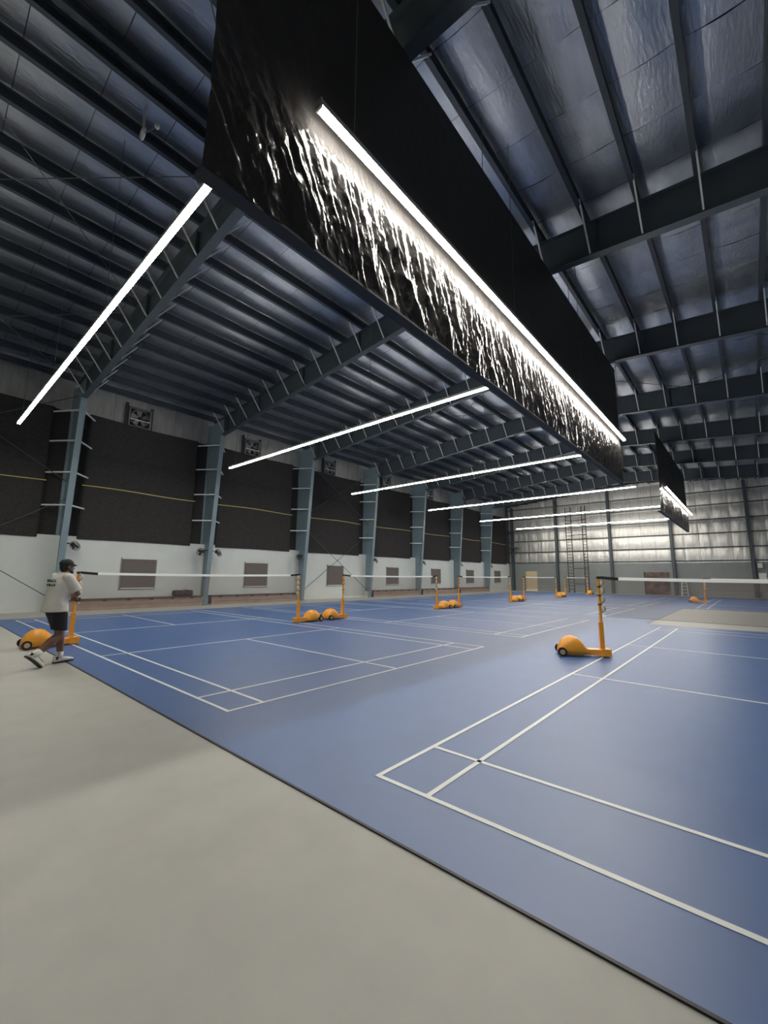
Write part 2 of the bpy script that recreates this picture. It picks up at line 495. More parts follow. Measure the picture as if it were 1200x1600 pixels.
# ================================================================== WALL DRAPES, WINDOWS, FANS, BENCHES
def make_drape(y0, y1, idx):
    w_ = y1-y0
    e = empty('black_drape', (WALL_X, y0, 0))
    Z0, Z1 = 2.93, 8.45
    def xo(y):
        # hangs in front of the wall top, pulled back towards the columns
        a = min(1, max(0, (y-.42)/.16)); b = min(1, max(0, (w_-.62-y)/.16))
        t = a*b
        return -.22 + t*.26
    def fn(u, v):
        y = .13 + u*(w_-.26)
        t = (xo(y)+.22)/.26
        zb = 3.075*(1-t) + (Z0 + .03*math.sin(PI*u))*t
        z = zb + v*(Z1 - .06*math.sin(PI*u) + .05*nz(u*3, idx*2.) - zb)
        return (xo(y) + t*(.016*nz(y*2.2, z*.35, idx*7.) + .010*nz(y*.8, z*1.5, idx*3.)) , y, z)
    sheet(90, 30, fn).build('cloth', 'drape', e, smooth=True)
    mb = MB()
    n = 24
    ys = [.52+(w_-.52-.70)*k/n for k in range(n+1)]
    for k in range(n):
        z = lambda y: 5.27 + .03*math.sin(y*1.1+idx) - .02
        mb.bar((.075, ys[k], z(ys[k])), (.075, ys[k+1], z(ys[k+1])), .012, .036)
    mb.build('stripe', 'yellow', e)['label'] = 'thin pale yellow tape line'
    tag(e, 'black cloth wall drape with yellow line, %s bay from the far corner' % ORD[idx], 'drape', 'wall drapes')
bays = [(NEAR_Y, FRAMES[0])] + [(FRAMES[i], FRAMES[i+1]) for i in range(7)] + [(FRAMES[7], FAR_Y)]
for i, (a, b) in enumerate(bays):
    if i == 0: continue
    make_drape(a, b, 8-i)

def make_window(n, y):
    e = empty('window_%d' % n, (WALL_X, y, 0))
    z0, z1, h = .86, 2.19, .71
    fr = MB()
    fr.box((0, -h-.05, z0-.05), (.03, -h, z1+.05)).box((0, h, z0-.05), (.03, h+.05, z1+.05)).box((0, -h-.05, z1), (.03, h+.05, z1+.05)).box((0, -h-.05, z0-.05), (.03, h+.05, z0))
    fr.build('window_frame', 'fan_grey', e)
    MB().box((.0, -h, z0), (.012, h, z1)).build('pane', 'dark', e)
    def fn(u, v): return (.045+.006*math.sin(u*9+n), -h+.01+u*(2*h-.02), z0+.02+v*(z1-z0-.02))
    sheet(16, 4, fn).build('roller_blind', 'blind', e, smooth=True)
    MB().tube((.055, -h-.03, z1+.01), (.055, h+.03, z1+.01), .035, n=10).build('blind_roller', 'white', e)
    MB().box((.035, -h, z0-.02), (.06, h, z0+.03)).build('bottom_rail', 'white', e)
    struct(e, 'wall window with lowered brown roller blind, %s counted from the far corner' % ORD[7-n], 'window')
for n in range(7):
    y = bays[n+2][0]+3.05 - .02*n + (.0 if n else -.05)
    make_window(n+1, y+.08)
    o = MB().box((0, -.11, -.05), (.02, .11, .05)).box((.02, -.08, -.03), (.026, -.02, .03)).box((.02, .02, -.03), (.026, .08, .03)).build('socket_plate', 'white', None, (WALL_X, y+1.08, 1.05))
    tag(o, 'small white socket plate beside the %s wall window from the far corner' % ORD[6-n], 'socket')

def exhaust_fan(y, idx):
    e = empty('exhaust_fan', (WALL_X-.33, y, 8.92))
    s = .43
    fr = MB()
    fr.box((0, -s-.06, -s-.06), (.2, -s, s+.06)).box((0, s, -s-.06), (.2, s+.06, s+.06)).box((0, -s, s), (.2, s, s+.06)).box((0, -s, -s-.06), (.2, s, -s))
    fr.build('frame', 'fan_grey', e)
    MB().box((0, -s, -s), (.03, s, s)).build('backing', 'dark', e)
    MB().ring((.15, 0, 0), .40, .02, 'x').build('shroud_ring', 'fan_grey', e)
    for k in range(5):
        a = 2*PI*k/5+.4
        c, sn = math.cos(a), math.sin(a)
        b = MB()
        for (r0, w0, x0) in ((.08, .05, .10), (.36, .12, .10)):
            b.v += [(x0-.03, r0*c-w0*sn, r0*sn+w0*c), (x0+.03, r0*c+w0*sn, r0*sn-w0*c), (x0+.04, r0*c+w0*sn, r0*sn-w0*c), (x0-.02, r0*c-w0*sn, r0*sn+w0*c)]
        b.f = [(0,1,2,3),(7,6,5,4),(0,4,5,1),(1,5,6,2),(2,6,7,3),(3,7,4,0)]
        b.build('blade', 'fan_grey', e)
    MB().tube((.06, 0, 0), (.2, 0, 0), .08, .06, 12).build('hub', 'fan', e)
    MB().bar((.19, -.43, -.12), (.19, .43, -.12), .03, .05).build('motor_bracket', 'galv', e)
    for sgn in (-1, 1):
        MB().box((-.02, sgn*.55-.05, -.65), (.1, sgn*.55+.05, .66)).build('support_post', 'purlin', e)
    tag(e, 'square exhaust fan in the foil band above the drapes, %s counted from the far corner' % ORD[idx], 'exhaust fan', 'exhaust fans')
for k in range(6):
    exhaust_fan(bays[k+2][0]+2.55-.02*k, 6-k)

def wall_fan(y, fy, s, lab):
    # oscillating fan bracketed off a column
    e = empty('wall_fan', (WALL_X+.47, y, 2.62))
    dy = fy-y
    MB().bar((-.05, dy, .12), (-.05, dy*.25, .1), .04, .05).build('bracket', 'fan', e)
    MB().ell((0, 0, .06), (.09, .09, .09)).build('motor', 'fan', e, smooth=True)
    rot = Matrix.Rotation(-.5, 3, 'Y') @ Matrix.Rotation(s*.45, 3, 'Z')
    def tr(mb): mb.v = [tuple(rot @ Vector(v) + Vector((.14, s*.04, 0))) for v in mb.v]; return mb
    cage = MB()
    for (r_, x_) in ((.21, 0), (.20, .05), (.15, .075), (.09, .085), (.15, -.04)): cage.ring((x_, 0, 0), r_, .006, 'x', 16)
    for k in range(12):
        a = 2*PI*k/12
        cage.bar((.09, 0, 0), (.05, .2*math.cos(a), .2*math.sin(a)), .006)
        cage.bar((-.06, 0, 0), (0, .21*math.cos(a), .21*math.sin(a)), .006)
    tr(cage).build('cage', 'fan', e)
    for k in range(3):
        a = 2*PI*k/3
        b = MB().ell((0, .1, 0), (.012, .09, .06), 8, 5)
        R = Matrix.Rotation(a, 3, 'X')
        b.v = [tuple(R @ Vector(v)) for v in b.v]
        tr(b).build('blade', 'fan', e, smooth=True)
    tag(e, lab, 'fan')
fy = FRAMES
wall_fan(fy[1]+.36, fy[1], 1, 'black wall fan on the column behind the walking person')
wall_fan(fy[2]-.42, fy[2], -1, 'black wall fan nearer the bag on the column with two fans')
wall_fan(fy[2]+.42, fy[2], 1, 'black wall fan on the column with two fans, on the side away from the bag')
wall_fan(fy[3]-.40, fy[3], -1, 'black wall fan on the column starting the cross braced bay')
wall_fan(fy[4]+.40, fy[4], 1, 'black wall fan on the column ending the cross braced bay')
wall_fan(fy[5]+.40, fy[5], 1, 'black wall fan on the third column counted from the far corner')
wall_fan(fy[6]+.40, fy[6], 1, 'black wall fan on the second column counted from the far corner')
wall_fan(fy[7]+.40, fy[7], 1, 'black wall fan on the column closest to the far corner')

def bench(a, b, lab):
    e = empty('wall_bench', (WALL_X, a, 0))
    w_ = b-a
    MB().box((.02, 0, .42), (.62, w_, .46)).build('seat', 'bench_top', e)
    MB().box((.54, 0, 0), (.57, w_, .42)).build('front_panel', 'bench', e)
    n = 6
    for k in range(n):
        y = w_*(k+.5)/n
        mb = MB().box((.57, y-.10, .36), (.60, y+.10, .42))
        mb.v[0] = (.57, y-.06, .36); mb.v[1] = (.60, y-.06, .36); mb.v[2] = (.60, y+.06, .36); mb.v[3] = (.57, y+.06, .36)
        mb.build('bracket', 'bench_top', e)
    tag(e, lab, 'bench')
bench(fy[1]+.3, fy[2]-.25, 'long low brown wall bench with the dark bag on it')
bench(fy[2]+.3, fy[3]-.25, 'long low brown wall bench under the second wall window')
bench(fy[4]+.3, fy[5]-.25, 'long low brown wall bench next past the cross braced bay')
bench(fy[5]+.3, fy[6]-.25, 'long low brown wall bench second past the cross braced bay')
bench(fy[6]+.3, fy[7]-.25, 'long low brown wall bench third past the cross braced bay')
# bag on the bench
e = empty('duffel_bag', (WALL_X+.36, 9.16, .46))
mb = MB()
for (y0, y1, sc) in ((-.44, .44, 1),):
    rings = []
    N = 14
    i0 = 0
    for j in range(13):
        t = j/12; y = y0+(y1-y0)*t
        k = (1-abs(2*t-1)**6)*.12+.88
        dent = 1-.16*math.exp(-((t-.5)/.10)**2)
        for q in range(N):
            a = 2*PI*q/N
            cx = math.copysign(abs(math.cos(a))**.6, math.cos(a)); sz = math.copysign(abs(math.sin(a))**.6, math.sin(a))
            mb.v.append((.17*k*cx, y, .15+.15*k*sz*(dent if sz > 0 else 1)))
    for j in range(12):
        for q in range(N): mb.f.append((j*N+q, j*N+(q+1)%N, (j+1)*N+(q+1)%N, (j+1)*N+q))
    mb.f += [tuple(range(N)), tuple(range(13*N-1, 12*N-1, -1))]
mb.build('body', 'bag', e, smooth=True)
for y in (-.2, .2):
    MB().box((-.17, y-.025, .0), (.185, y+.025, .02)).box((.172, y-.025, .02), (.186, y+.025, .27)).build('strap', 'strap', e)
mb = MB()
for k in range(8):
    t0, t1 = k/8, (k+1)/8
    f = lambda t: (.19, -.2+.4*t, .24+.10*math.sin(PI*t))
    mb.tube(f(t0), f(t1), .012, n=6)
mb.build('handle', 'strap', e)
tag(e, 'dark maroon duffel bag lying on the wall bench', 'bag')

# ================================================================== LIGHT STRIPS
def linear_light(c, length, axis, lab, roofz, group=None, ncab=4):
    e = empty('linear_light', c)
    h = length/2
    def bx(a0, a1, w0, w1, z0, z1):
        return ((a0, w0, z0), (a1, w1, z1)) if axis == 'x' else ((w0, a0, z0), (w1, a1, z1))
    hs = MB(); hs.box(*bx(-h, h, -.045, .045, .03, .065)); hs.box(*bx(-h, h, -.045, -.039, -.005, .03)); hs.box(*bx(-h, h, .039, .045, -.005, .03))
    hs.build('housing', 'alu', e)
    df = MB(); df.box(*bx(-h+.015, h-.015, -.038, .038, -.04, .028))
    df.build('diffuser', 'lamp', e)
    for s in (-1, 1):
        MB().box(*bx(s*h-.012, s*h+.012, -.047, .047, -.045, .075)).build('end_cap', 'alu', e)
    for k in range(ncab):
        a = -h + length*(k+.12)/(ncab-.76)
        p = (a, 0) if axis == 'x' else (0, a)
        wx, wy = c[0]+p[0], c[1]+p[1]
        top = (roofz(wx) - c[2])
        MB().tube((p[0], p[1], .07), (p[0], p[1], top), .006, n=6).build('suspension_cable', 'cable', e)
    tag(e, lab, 'light', group)
    return e
LZ = 6.55
lx0, lx1 = -18.25, -4.35
SY = [2.03, 9.70, 17.85, 26.1, 34.3, 42.2]
for i, y in enumerate(SY):
    linear_light(((lx0+lx1)/2, y, LZ), lx1-lx0, 'x', 'glowing white light strip hung across the hall, %s counted from the far wall' % ORD[5-i], lambda x: ztop(x)+.01, 'light strips hung across the hall')
linear_light((-3.06, 9.62, 6.56), 14.5, 'y', 'long glowing light strip along the large wrinkled black curtain', lambda x: ztop(x)+ZR+.1)
linear_light((-3.06, 33.2, 6.45), 13.2, 'y', 'glowing light strip along the small far black curtain', lambda x: ztop(x)+ZR+.1)

# ================================================================== HANGING CURTAINS
def ridge(x, y, s): return 1-abs(nz(x, y, s))*2
def curtain(y0, y1, z0, z1, x, nx, ny, lab, sd, sag):
    e = empty('black_curtain', (x, y0, z0))
    W, H = y1-y0, z1-z0
    def fn(u, v):
        y = u*W; z = v*H
        rel = z+z0
        k = 1. if rel < 6.2 else max(.12, 1-(rel-6.2)/.55)
        if y < 1.1: k = max(k, .55*(1-y/1.1)+.25)
        sl = y + .45*z                       # folds drift along the hall going down
        wob = .25*nz(y*.9, z*.9, sd+3.)
        d = .020*ridge(sl*1.15+wob*2, z*.20, sd) + .020*ridge(sl*3.0+wob*2.5, z*.42+y*.25, sd+7)
        d += .017*ridge(sl*6.2+wob*3, z*1.1, sd+13) + .013*ridge(sl*10.5+wob*3, z*2.6-y*1.1, sd+17) + .010*nz(y*1.5, z*2.3, sd+21)
        d += .012*ridge(y*3.3-z*2.2, z*3.9+y*1.3, sd+23) + .007*ridge(y*17+z*5, z*6, sd+19)
        d += .05*nz(y*.35, z*.5, sd+31)
        zz = z + (1-v)*sag*math.sin(u*PI*5+.5)*.5
        if v < .12: d *= .35+.65*v/.12
        if v > .94: d *= .3
        return (.02 + d*k*.85 - .04, y, zz)
    sheet(nx, ny, fn).build('plastic_sheet', 'plastic', e, smooth=True)
    MB().box((-.15, 0, -.012), (.0, W, .02)).build('bottom_batten', 'hem', e)
    MB().tube((-.03, -.05, H), (-.03, W+.05, H), .02, n=8).build('top_rail', 'hem', e)
    for k in range(4):
        y = .1 + (W-.2)*k/3
        MB().tube((-.03, y, H), (-.03, y, ztop(x)+ZR+.1-z0), .008, n=6).build('hanger_cord', 'cable', e)
    tag(e, lab, 'curtain')
curtain(1.28, 17.1, 5.02, 9.43, -3.23, 900, 230, 'large black plastic curtain hanging wrinkled behind the long light strip', 2.3, .03)
curtain(25.6, 38.9, 5.02, 9.43, -3.23, 240, 80, 'small far black plastic curtain hanging before the foil end wall', 11.7, .03)

# ================================================================== COURTS
LW = .04
def court(cx, cy, axis, lab):
    # centre, length along axis
    e = empty('court_markings', (cx, cy, T))
    def ln(name, a0, a1, b0, b1):
        v = (a0, b0, a1, b1) if axis == 'x' else (b0, a0, b1, a1)
        MB().box((v[0], v[1], 0), (v[2], v[3], .003)).build(name, 'line', e)
    A, B = 6.7, 3.05
    for s in (-1, 1):
        b = s*B; ln('side_line', -A, A, min(b, b-s*LW), max(b, b-s*LW))
        b = s*(B-.46); ln('singles_side_line', -A+LW, A-LW, min(b, b-s*LW), max(b, b-s*LW))
        a = s*A; ln('base_line', min(a, a-s*LW), max(a, a-s*LW), -B+LW, B-LW)
        a = s*(A-.76); ln('long_service_line', min(a, a-s*LW), max(a, a-s*LW), -B+LW, B-LW)
        a = s*1.98; ln('short_service_line', min(a, a+s*LW), max(a, a+s*LW), -B+LW, B-LW)
        a0, a1 = sorted((s*(1.98+LW), s*(A-LW))); ln('centre_line', a0, a1, -LW/2, LW/2)
    tag(e, lab, 'court markings')
LC = [(-11.30, 5.66+COURT_P*k) for k in range(5)]
for k, (x, y) in enumerate(LC):
    court(x, y, 'x', 'white badminton court lines under the light strips, %s court from the far wall' % ORD[4-k])
RC = [(.70, 9.31), (.70, 33.9)]
court(*RC[0], 'y', 'white badminton court lines beside the long curtain, with the large net post')
court(*RC[1], 'y', 'white badminton court lines beside the small far curtain')

# net post with weighted wheeled base; local +x points away from the court
def make_post():
    e = empty('net_post')
    MB().box((-.10, -.11, .03), (.46, .11, .135)).box((-.13, -.13, .02), (.05, .13, .15)).build('foot', 'orange', e)
    d = MB()
    prof = [(.30, .13, .12), (.38, .17, .16), (.46, .215, .27), (.56, .235, .345), (.68, .24, .375), (.80, .235, .355), (.90, .225, .29), (.97, .20, .19), (.985, .17, .12)]
    n = 14
    for (x, wd, ht) in prof:
        for k in range(n+1):
            a = PI*k/n
            c_, s_ = math.cos(a), math.sin(a)
            d.v.append((x, wd*math.copysign(abs(c_)**.7, c_), .04 + (ht-.04)*s_**.75))
    m = n+1
    for j in range(len(prof)-1):
        for k in range(n): d.f.append((j*m+k, j*m+k+1, (j+1)*m+k+1, (j+1)*m+k))
        d.f.append((j*m+n, j*m, (j+1)*m, (j+1)*m+n))
    d.f += [tuple(range(m)), tuple(range(len(prof)*m-1, (len(prof)-1)*m-1, -1))]
    d.v = [(x*.84, y, z) for x, y, z in d.v]
    d.build('weight_cover', 'orange', e, smooth=True)
    for s in (-1, 1):
        wv = MB().tube((.775, s*.215, .085), (.775, s*.275, .085), .085, n=16).build('wheel', 'tyre', e)
        MB().tube((.775, s*.27, .085), (.775, s*.283, .085), .05, n=12).build('hub', 'hub', wv)
    MB().box((-.035, -.045, .12), (.045, .045, .66)).build('sleeve', 'orange', e)
    MB().tube((0, 0, .12), (0, 0, 1.54), .026, n=12).build('pole', 'orange', e)
    MB().tube((0, 0, 1.535), (0, 0, 1.56), .032, n=12).build('pole_cap', 'strap', e)
    for z in (.92, 1.10, 1.27, 1.44):
        b = MB()
        b.loft([((-.035, 0, z-.085), .02, .02), ((-.06, 0, z-.03), .042, .034), ((-.06, 0, z+.03), .044, .036), ((-.035, 0, z+.08), .02, .02)], 10)
        b.build('tied_net_edge', 'bundle', e, smooth=True)
        MB().tube((0, 0, z+.075), (0, 0, z+.095), .04, n=10).build('strap', 'strap', e)
    return e
def make_net():
    # along local y, 6.1 m, between posts
    e = empty('badminton_net')
    B = 3.0
    def top(y): return 1.525 + .025*(y/B)**2
    n = 20
    mt, mm = MB(), MB()
    for k in range(n+1):
        y = -B+.32+(2*B-.64)*k/n
        z = top(y)
        mt.v += [(-.022, y, z-.058), (.022, y, z-.058), (.004, y, z), (-.004, y, z)]
        y2 = -B+.03+(2*B-.06)*k/n
        z2 = top(y2)
        mm.v += [(0, y2, z2-.76), (0, y2, z2-.03)]
    for k in range(n):
        i = 4*k
        mt.f += [(i+a, i+(a+1)%4, i+4+(a+1)%4, i+4+a) for a in range(4)]
        j = 2*k
        mm.f.append((j, j+2, j+3, j+1))
    mt.f += [(0,1,2,3), (4*n+3, 4*n+2, 4*n+1, 4*n)]
    mt.build('top_tape', 'tape', e)
    mm.build('mesh', 'net', e)
    for s in (-1, 1):
        MB().bar((0, s*(B-.32), top(B)-.04), (0, s*(B+.015), top(B)-.012), .02, .055).build('end_strap', 'strap', e)
    MB().tube((0, -B+.03, .775), (0, B-.03, .775), .003, n=5).build('bottom_cord', 'blind', e)
    return e
post0, net0 = make_post(), make_net()
first = [True, True]
def add_post(x, y, rz, lab):
    o = post0 if first[0] else copy_tree(post0)
    first[0] = False
    o.location = (x, y, T+.003); o.rotation_euler = (0, 0, rz)
    tag(o, lab, 'net post', 'orange net posts')
def add_net(x, y, rz, lab):
    o = net0 if first[1] else copy_tree(net0)
    first[1] = False
    o.location = (x, y, T+.003); o.rotation_euler = (0, 0, rz)
    tag(o, lab, 'net', 'badminton nets')
for k, (x, y) in enumerate(LC):
    nm = ORD[4-k]
    add_net(x, y, 0, 'badminton net with white tape under the light strips, %s net from the far wall' % nm)
    add_post(x, y-3.05, -PI/2, 'orange wheeled net post beside the walking person' if k == 0 else 'orange wheeled net post, person side of the %s net from the far wall' % nm)
    add_post(x, y+3.05, PI/2, 'orange wheeled net post, far side of the %s net from the far wall' % nm)
add_net(RC[0][0], RC[0][1], PI/2, 'large badminton net beside the long curtain')
add_post(RC[0][0]-3.05, RC[0][1], PI+.45, 'largest orange wheeled net post holding the net beside the long curtain')
add_post(RC[0][0]+3.05, RC[0][1], 0, 'orange wheeled net post at the right end of the net beside the long curtain')
add_net(RC[1][0], RC[1][1], PI/2, 'far badminton net behind the large one, near the white electrical boxes')
add_post(RC[1][0]-3.05, RC[1][1], PI, 'small orange wheeled net post of the far right court, near the white ladder')
add_post(RC[1][0]+3.05, RC[1][1], 0, 'orange wheeled net post at the right end of the far right net')

# ================================================================== FAR END ITEMS
dr = empty('door_1', (-18.7, FAR_Y, 0))
MB().box((-.58, -.06, .1), (.58, -.02, 2.12)).build('door_leaf', 'beige', dr)
MB().box((-.64, -.07, .08), (-.58, 0, 2.18)).box((.58, -.07, .08), (.64, 0, 2.18)).box((-.64, -.07, 2.12), (.64, 0, 2.18)).build('door_frame', 'beige', dr)
MB().box((-.64, -.16, 0), (.64, 0, .1)).build('door_sill', 'white', dr)
MB().ell((.48, -.09, 1.05), (.03, .03, .03), 8, 6).build('door_handle', 'alu', dr)
struct(dr, 'beige door with white sill in the far end wall', 'door')
bb = empty('brown_board', (-6.72, FAR_Y-.01, 0))
MB().box((-.95, -.06, .01), (.98, -.01, 2.1)).build('panel', 'brown', bb)
MB().box((-1.03, -.1, .0), (-.95, -.0, 2.12)).build('edge_rail', 'dark', bb)
tag(bb, 'mottled dark brown board standing against the far end wall', 'board')
ld = empty('step_ladder', (-4.62, FAR_Y-.62, 0))
for s in (-1, 1):
    MB().bar((s*.23, 0, 0), (s*.17, .22, 1.35), .05, .03).build('rail', 'white', ld)
    MB().bar((s*.24, .45, 0), (s*.17, .24, 1.33), .03, .03).build('rear_leg', 'white', ld)
for k in range(4):
    z = .26+.29*k
    MB().box((-.21, .22*z/1.35-.05, z-.015), (.21, .22*z/1.35+.08, z+.02)).build('step', 'white', ld)
MB().box((-.2, .14, 1.33), (.2, .32, 1.37)).build('top_platform', 'white', ld)
tag(ld, 'short white step ladder beside the end wall column', 'ladder')
for (x, z, w_, h, lab) in ((.62, 2.66, .32, .40, 'small upper white electrical box on the end wall'), (.72, 1.76, .5, .56, 'larger lower white electrical box on the end wall')):
    e = empty('electrical_box', (x, FAR_Y, z))
    MB().box((-w_/2, -.18, -h/2), (w_/2, -.001, h/2)).build('case', 'white', e)
    MB().box((-w_/2+.03, -.195, -h/2+.03), (w_/2-.03, -.18, h/2-.03)).build('cover', 'white', e)
    MB().box((w_/2-.07, -.205, -.03), (w_/2-.05, -.195, .03)).build('latch', 'fan', e)
    tag(e, lab, 'electrical box')
# scaffold tower
sc = empty('scaffold_tower', (-13.3, FAR_Y-1.35, 0))
HT = 8.9
for s in (-1, 1):
    for q in (0, 1):
        x = s*.98 - s*.44*q
        MB().tube((x, .3*q, .12), (x, .3*q, HT), .045, n=8).build('upright', 'scaff', sc)
        MB().tube((x, .3*q, 0), (x, .3*q, .13), .06, n=10).build('caster', 'tyre', sc)
    nr = 26
    for k in range(nr):
        z = .35+k*(HT-.5)/nr
        MB().tube((s*.98, 0, z), (s*.54, .3, z), .028, n=6).build('rung', 'scaff', sc)
for z in (.9, 2.45, 4.2, 5.9, 7.0, 7.4):
    MB().tube((-.54, .3, z), (.98, 0, z+.02), .04, n=6).build('ledger', 'scaff', sc)
tag(sc, 'tall dark scaffold tower of two ladder frames before the far foil wall', 'scaffold')
# corner platform bracket
cb = empty('corner_bracket', (-20.55, FAR_Y-.37, 4.75))
MB().box((-.35, -.6, 0), (.75, 0, .12)).build('platform', 'steel', cb)
MB().bar((-.05, -.25, -1.2), (.6, -.3, 0), .05).build('strut', 'steel', cb)
MB().bar((-.05, -.25, -.8), (.25, -.3, 0), .05).build('strut', 'steel', cb)
tag(cb, 'dark steel corner platform bracket high in the far corner', 'bracket')
# small white pulley under the roof near the curtain end
hk = empty('rope_pulley', (-8.5, 2.17, 10.38))
MB().ring((0, 0, 0), .10, .03, 'y', 14).build('wheel', 'white', hk)
MB().bar((0, 0, .05), (0, 0, ztop(-8.5)-10.38+.3), .04).build('hanger', 'galv', hk)
MB().ell((.42, .12, -.06), (.05, .05, .06), 8, 6).build('counter_ball', 'white', hk)
MB().tube((.05, 0, -.05), (.42, .12, -.06), .015, n=6).build('cord', 'cable', hk)
tag(hk, 'small white pulley hanging under the roof by the curtain end', 'pulley')

# ================================================================== PERSON
def remesh(name, mb, material, parent, vox, smooth_it=4):
    o = mb.build(name, material, None)
    md = o.modifiers.new('r', 'REMESH'); md.mode = 'VOXEL'; md.voxel_size = vox
    sm = o.modifiers.new('s', 'SMOOTH'); sm.iterations = smooth_it; sm.factor = .5
    dg = bpy.context.evaluated_depsgraph_get()
    me = bpy.data.meshes.new_from_object(o.evaluated_get(dg))
    me.polygons.foreach_set('use_smooth', [True]*len(me.polygons))
    me.name = name
    if not me.materials: me.materials.append(M[material])
    o.modifiers.clear(); o.data = me
    o.parent = parent
    return o
pp = empty('person', (-9.11, 2.03, 0), .32)
# local: +y forward, +x his right
V = Vector
hipL, hipR = V((-.095, -.01, .92)), V((.095, -.03, .92))
kneeL, ankL = V((-.085, .03, .50)), V((-.07, -.02, .095))
kneeR, ankR = V((.085, -.09, .49)), V((.075, -.47, .205))
shL, shR = V((-.185, .06, 1.46)), V((.185, .04, 1.46))
elR, wrR = V((.255, .16, 1.185)), V((.03, .245, 1.13))
elL, wrL = V((-.25, .15, 1.18)), V((-.03, .27, 1.07))
head = V((0, .13, 1.64))
b = MB()
b.cap_seg(hipL, kneeL, .092, .064); b.cap_seg(kneeL, kneeL.lerp(ankL, .35), .061, .066); b.cap_seg(kneeL.lerp(ankL, .35), ankL, .065, .042)
b.cap_seg(hipR, kneeR, .092, .064); b.cap_seg(kneeR, kneeR.lerp(ankR, .35), .061, .066); b.cap_seg(kneeR.lerp(ankR, .35), ankR, .065, .042)
b.cap_seg(ankL, ankL+V((.0, .14, -.055)), .038, .032); b.cap_seg(ankR, ankR+V((0, .09, -.12)), .036, .030)
b.loft([((0, -.02, .84), .15, .11), ((0, -.02, .95), .175, .125), ((0, -.0, 1.08), .155, .11), ((0, .03, 1.28), .17, .12), ((0, .05, 1.42), .175, .11), ((0, .06, 1.50), .09, .075)], 20)
b.cap_seg((0, .07, 1.46), (0, .11, 1.58), .06, .055)
for sh, el, wr_ in ((shL, elL, wrL), (shR, elR, wrR)):
    b.cap_seg(sh, el, .058, .042); b.cap_seg(el, el.lerp(wr_, .35), .042, .042); b.cap_seg(el.lerp(wr_, .35), wr_, .041, .027)
# hands: palm, four fingers and a thumb, closed loosely in front of the chest
def hand(wp, d, side):
    d = d.normalized(); u = V((0, 0, 1)); a = d.cross(u).normalized()
    pc = wp + d*.05
    b.cap_seg(wp+d*.01, pc+d*.02, .026, .030)
    b.cap_seg(pc+u*.02, pc-u*.025, .024, .022)
    for k, (o_, ln) in enumerate(((.034, .072), (.012, .080), (-.010, .074), (-.032, .058))):
        p0 = pc + d*.035 + u*o_
        p1 = p0 + d*ln*.5 + a*.004*side
        p2 = p1 + (d*.6 + a*.8*side)*ln*.45
        b.cap_seg(p0, p1, .0095, .009, 8); b.cap_seg(p1, p2, .009, .0075, 8)
    t0 = pc - d*.01 + u*.03
    t1 = t0 + (d*.5+u*.7+a*side*.3)*.045
    b.cap_seg(t0, t1, .012, .010, 8); b.cap_seg(t1, t1+(d*.8+u*.2)*.03, .010, .008, 8)
hand(wrR, V((-.9, .35, .05)), -1)
hand(wrL, V((.85, .4, .0)), 1)
# head with jaw, nose, ears, brow
b.ell(head+V((0, -.01, .03)), (.076, .097, .105))
b.ell(head+V((0, .03, -.045)), (.060, .068, .075))
b.ell(head+V((0, .062, -.092)), (.032, .032, .026), 10, 6)
b.cap_seg(head+V((0, .088, .025)), head+V((0, .112, -.022)), .010, .016, 8)
b.ell(head+V((0, .088, -.055)), (.026, .014, .008), 8, 5)
b.ell(head+V((0, .088, -.068)), (.024, .012, .008), 8, 5)
b.ell(head+V((0, .078, .035)), (.055, .018, .014), 10, 6)
for s in (-1, 1): b.ell(head+V((s*.078, -.012, -.005)), (.013, .022, .034), 8, 6)
body = remesh('body', b, 'skin', pp, .0075, 3)
for s in (-1, 1):
    MB().ell(head+V((s*.031, .084, .014)), (.012, .010, .008), 8, 6).build('eye', 'eye', pp, smooth=True)
# hair under the cap and a short beard
h = MB().ell(head+V((0, -.022, .01)), (.084, .092, .088)).ell(head+V((0, -.06, -.035)), (.062, .05, .055))
remesh('hair', h, 'hair', pp, .01, 3)
bd = MB().ell(head+V((0, .052, -.088)), (.050, .048, .034)).cap_seg(head+V((-.055, .02, -.06)), head+V((-.03, .06, -.085)), .016, .02).cap_seg(head+V((.055, .02, -.06)), head+V((.03, .06, -.085)), .016, .02)
remesh('beard', bd, 'hair', pp, .009, 2)
c = MB().ell(head+V((0, -.012, .058)), (.092, .112, .088), 18, 10, -.08)
co = remesh('cap', c, 'cap', pp, .009, 2)
br = MB()
n = 14
for layer in (0, 1):
    for j in range(2):
        for k in range(n+1):
            a = PI*(.08+.84*k/n)
            r0 = (.088, .098) if j == 0 else (.084, .172)
            z = .060 - (.034*j) + .010*layer - .018*abs(math.cos(a))**2
            br.v.append(tuple(head + V((r0[0]*math.cos(a), -.012+r0[1]*math.sin(a), z))))
m = n+1
for k in range(n):
    br.f += [(k, k+1, m+k+1, m+k), (2*m+k, 2*m+m+k, 2*m+m+k+1, 2*m+k+1), (m+k, m+k+1, 3*m+k+1, 3*m+k), (k, 2*m+k, 2*m+k+1, k+1)]
br.build('brim', 'cap', co)
# shirt
s_ = MB()
s_.loft([((.0, -.045, .885), .225, .185), ((0, -.04, .93), .22, .18), ((0, -.03, 1.05), .205, .165), ((0, .0, 1.2), .205, .16), ((0, .03, 1.36), .215, .155), ((0, .045, 1.46), .195, .125), ((0, .055, 1.515), .11, .09), ((0, .06, 1.535), .085, .078)], 28)
for sh, el in ((shL, elL), (shR, elR)):
    e_ = sh.lerp(el, .86)
    s_.ell(sh, (.085, .085, .08)); s_.tube(sh, e_, .083, .098, 18)
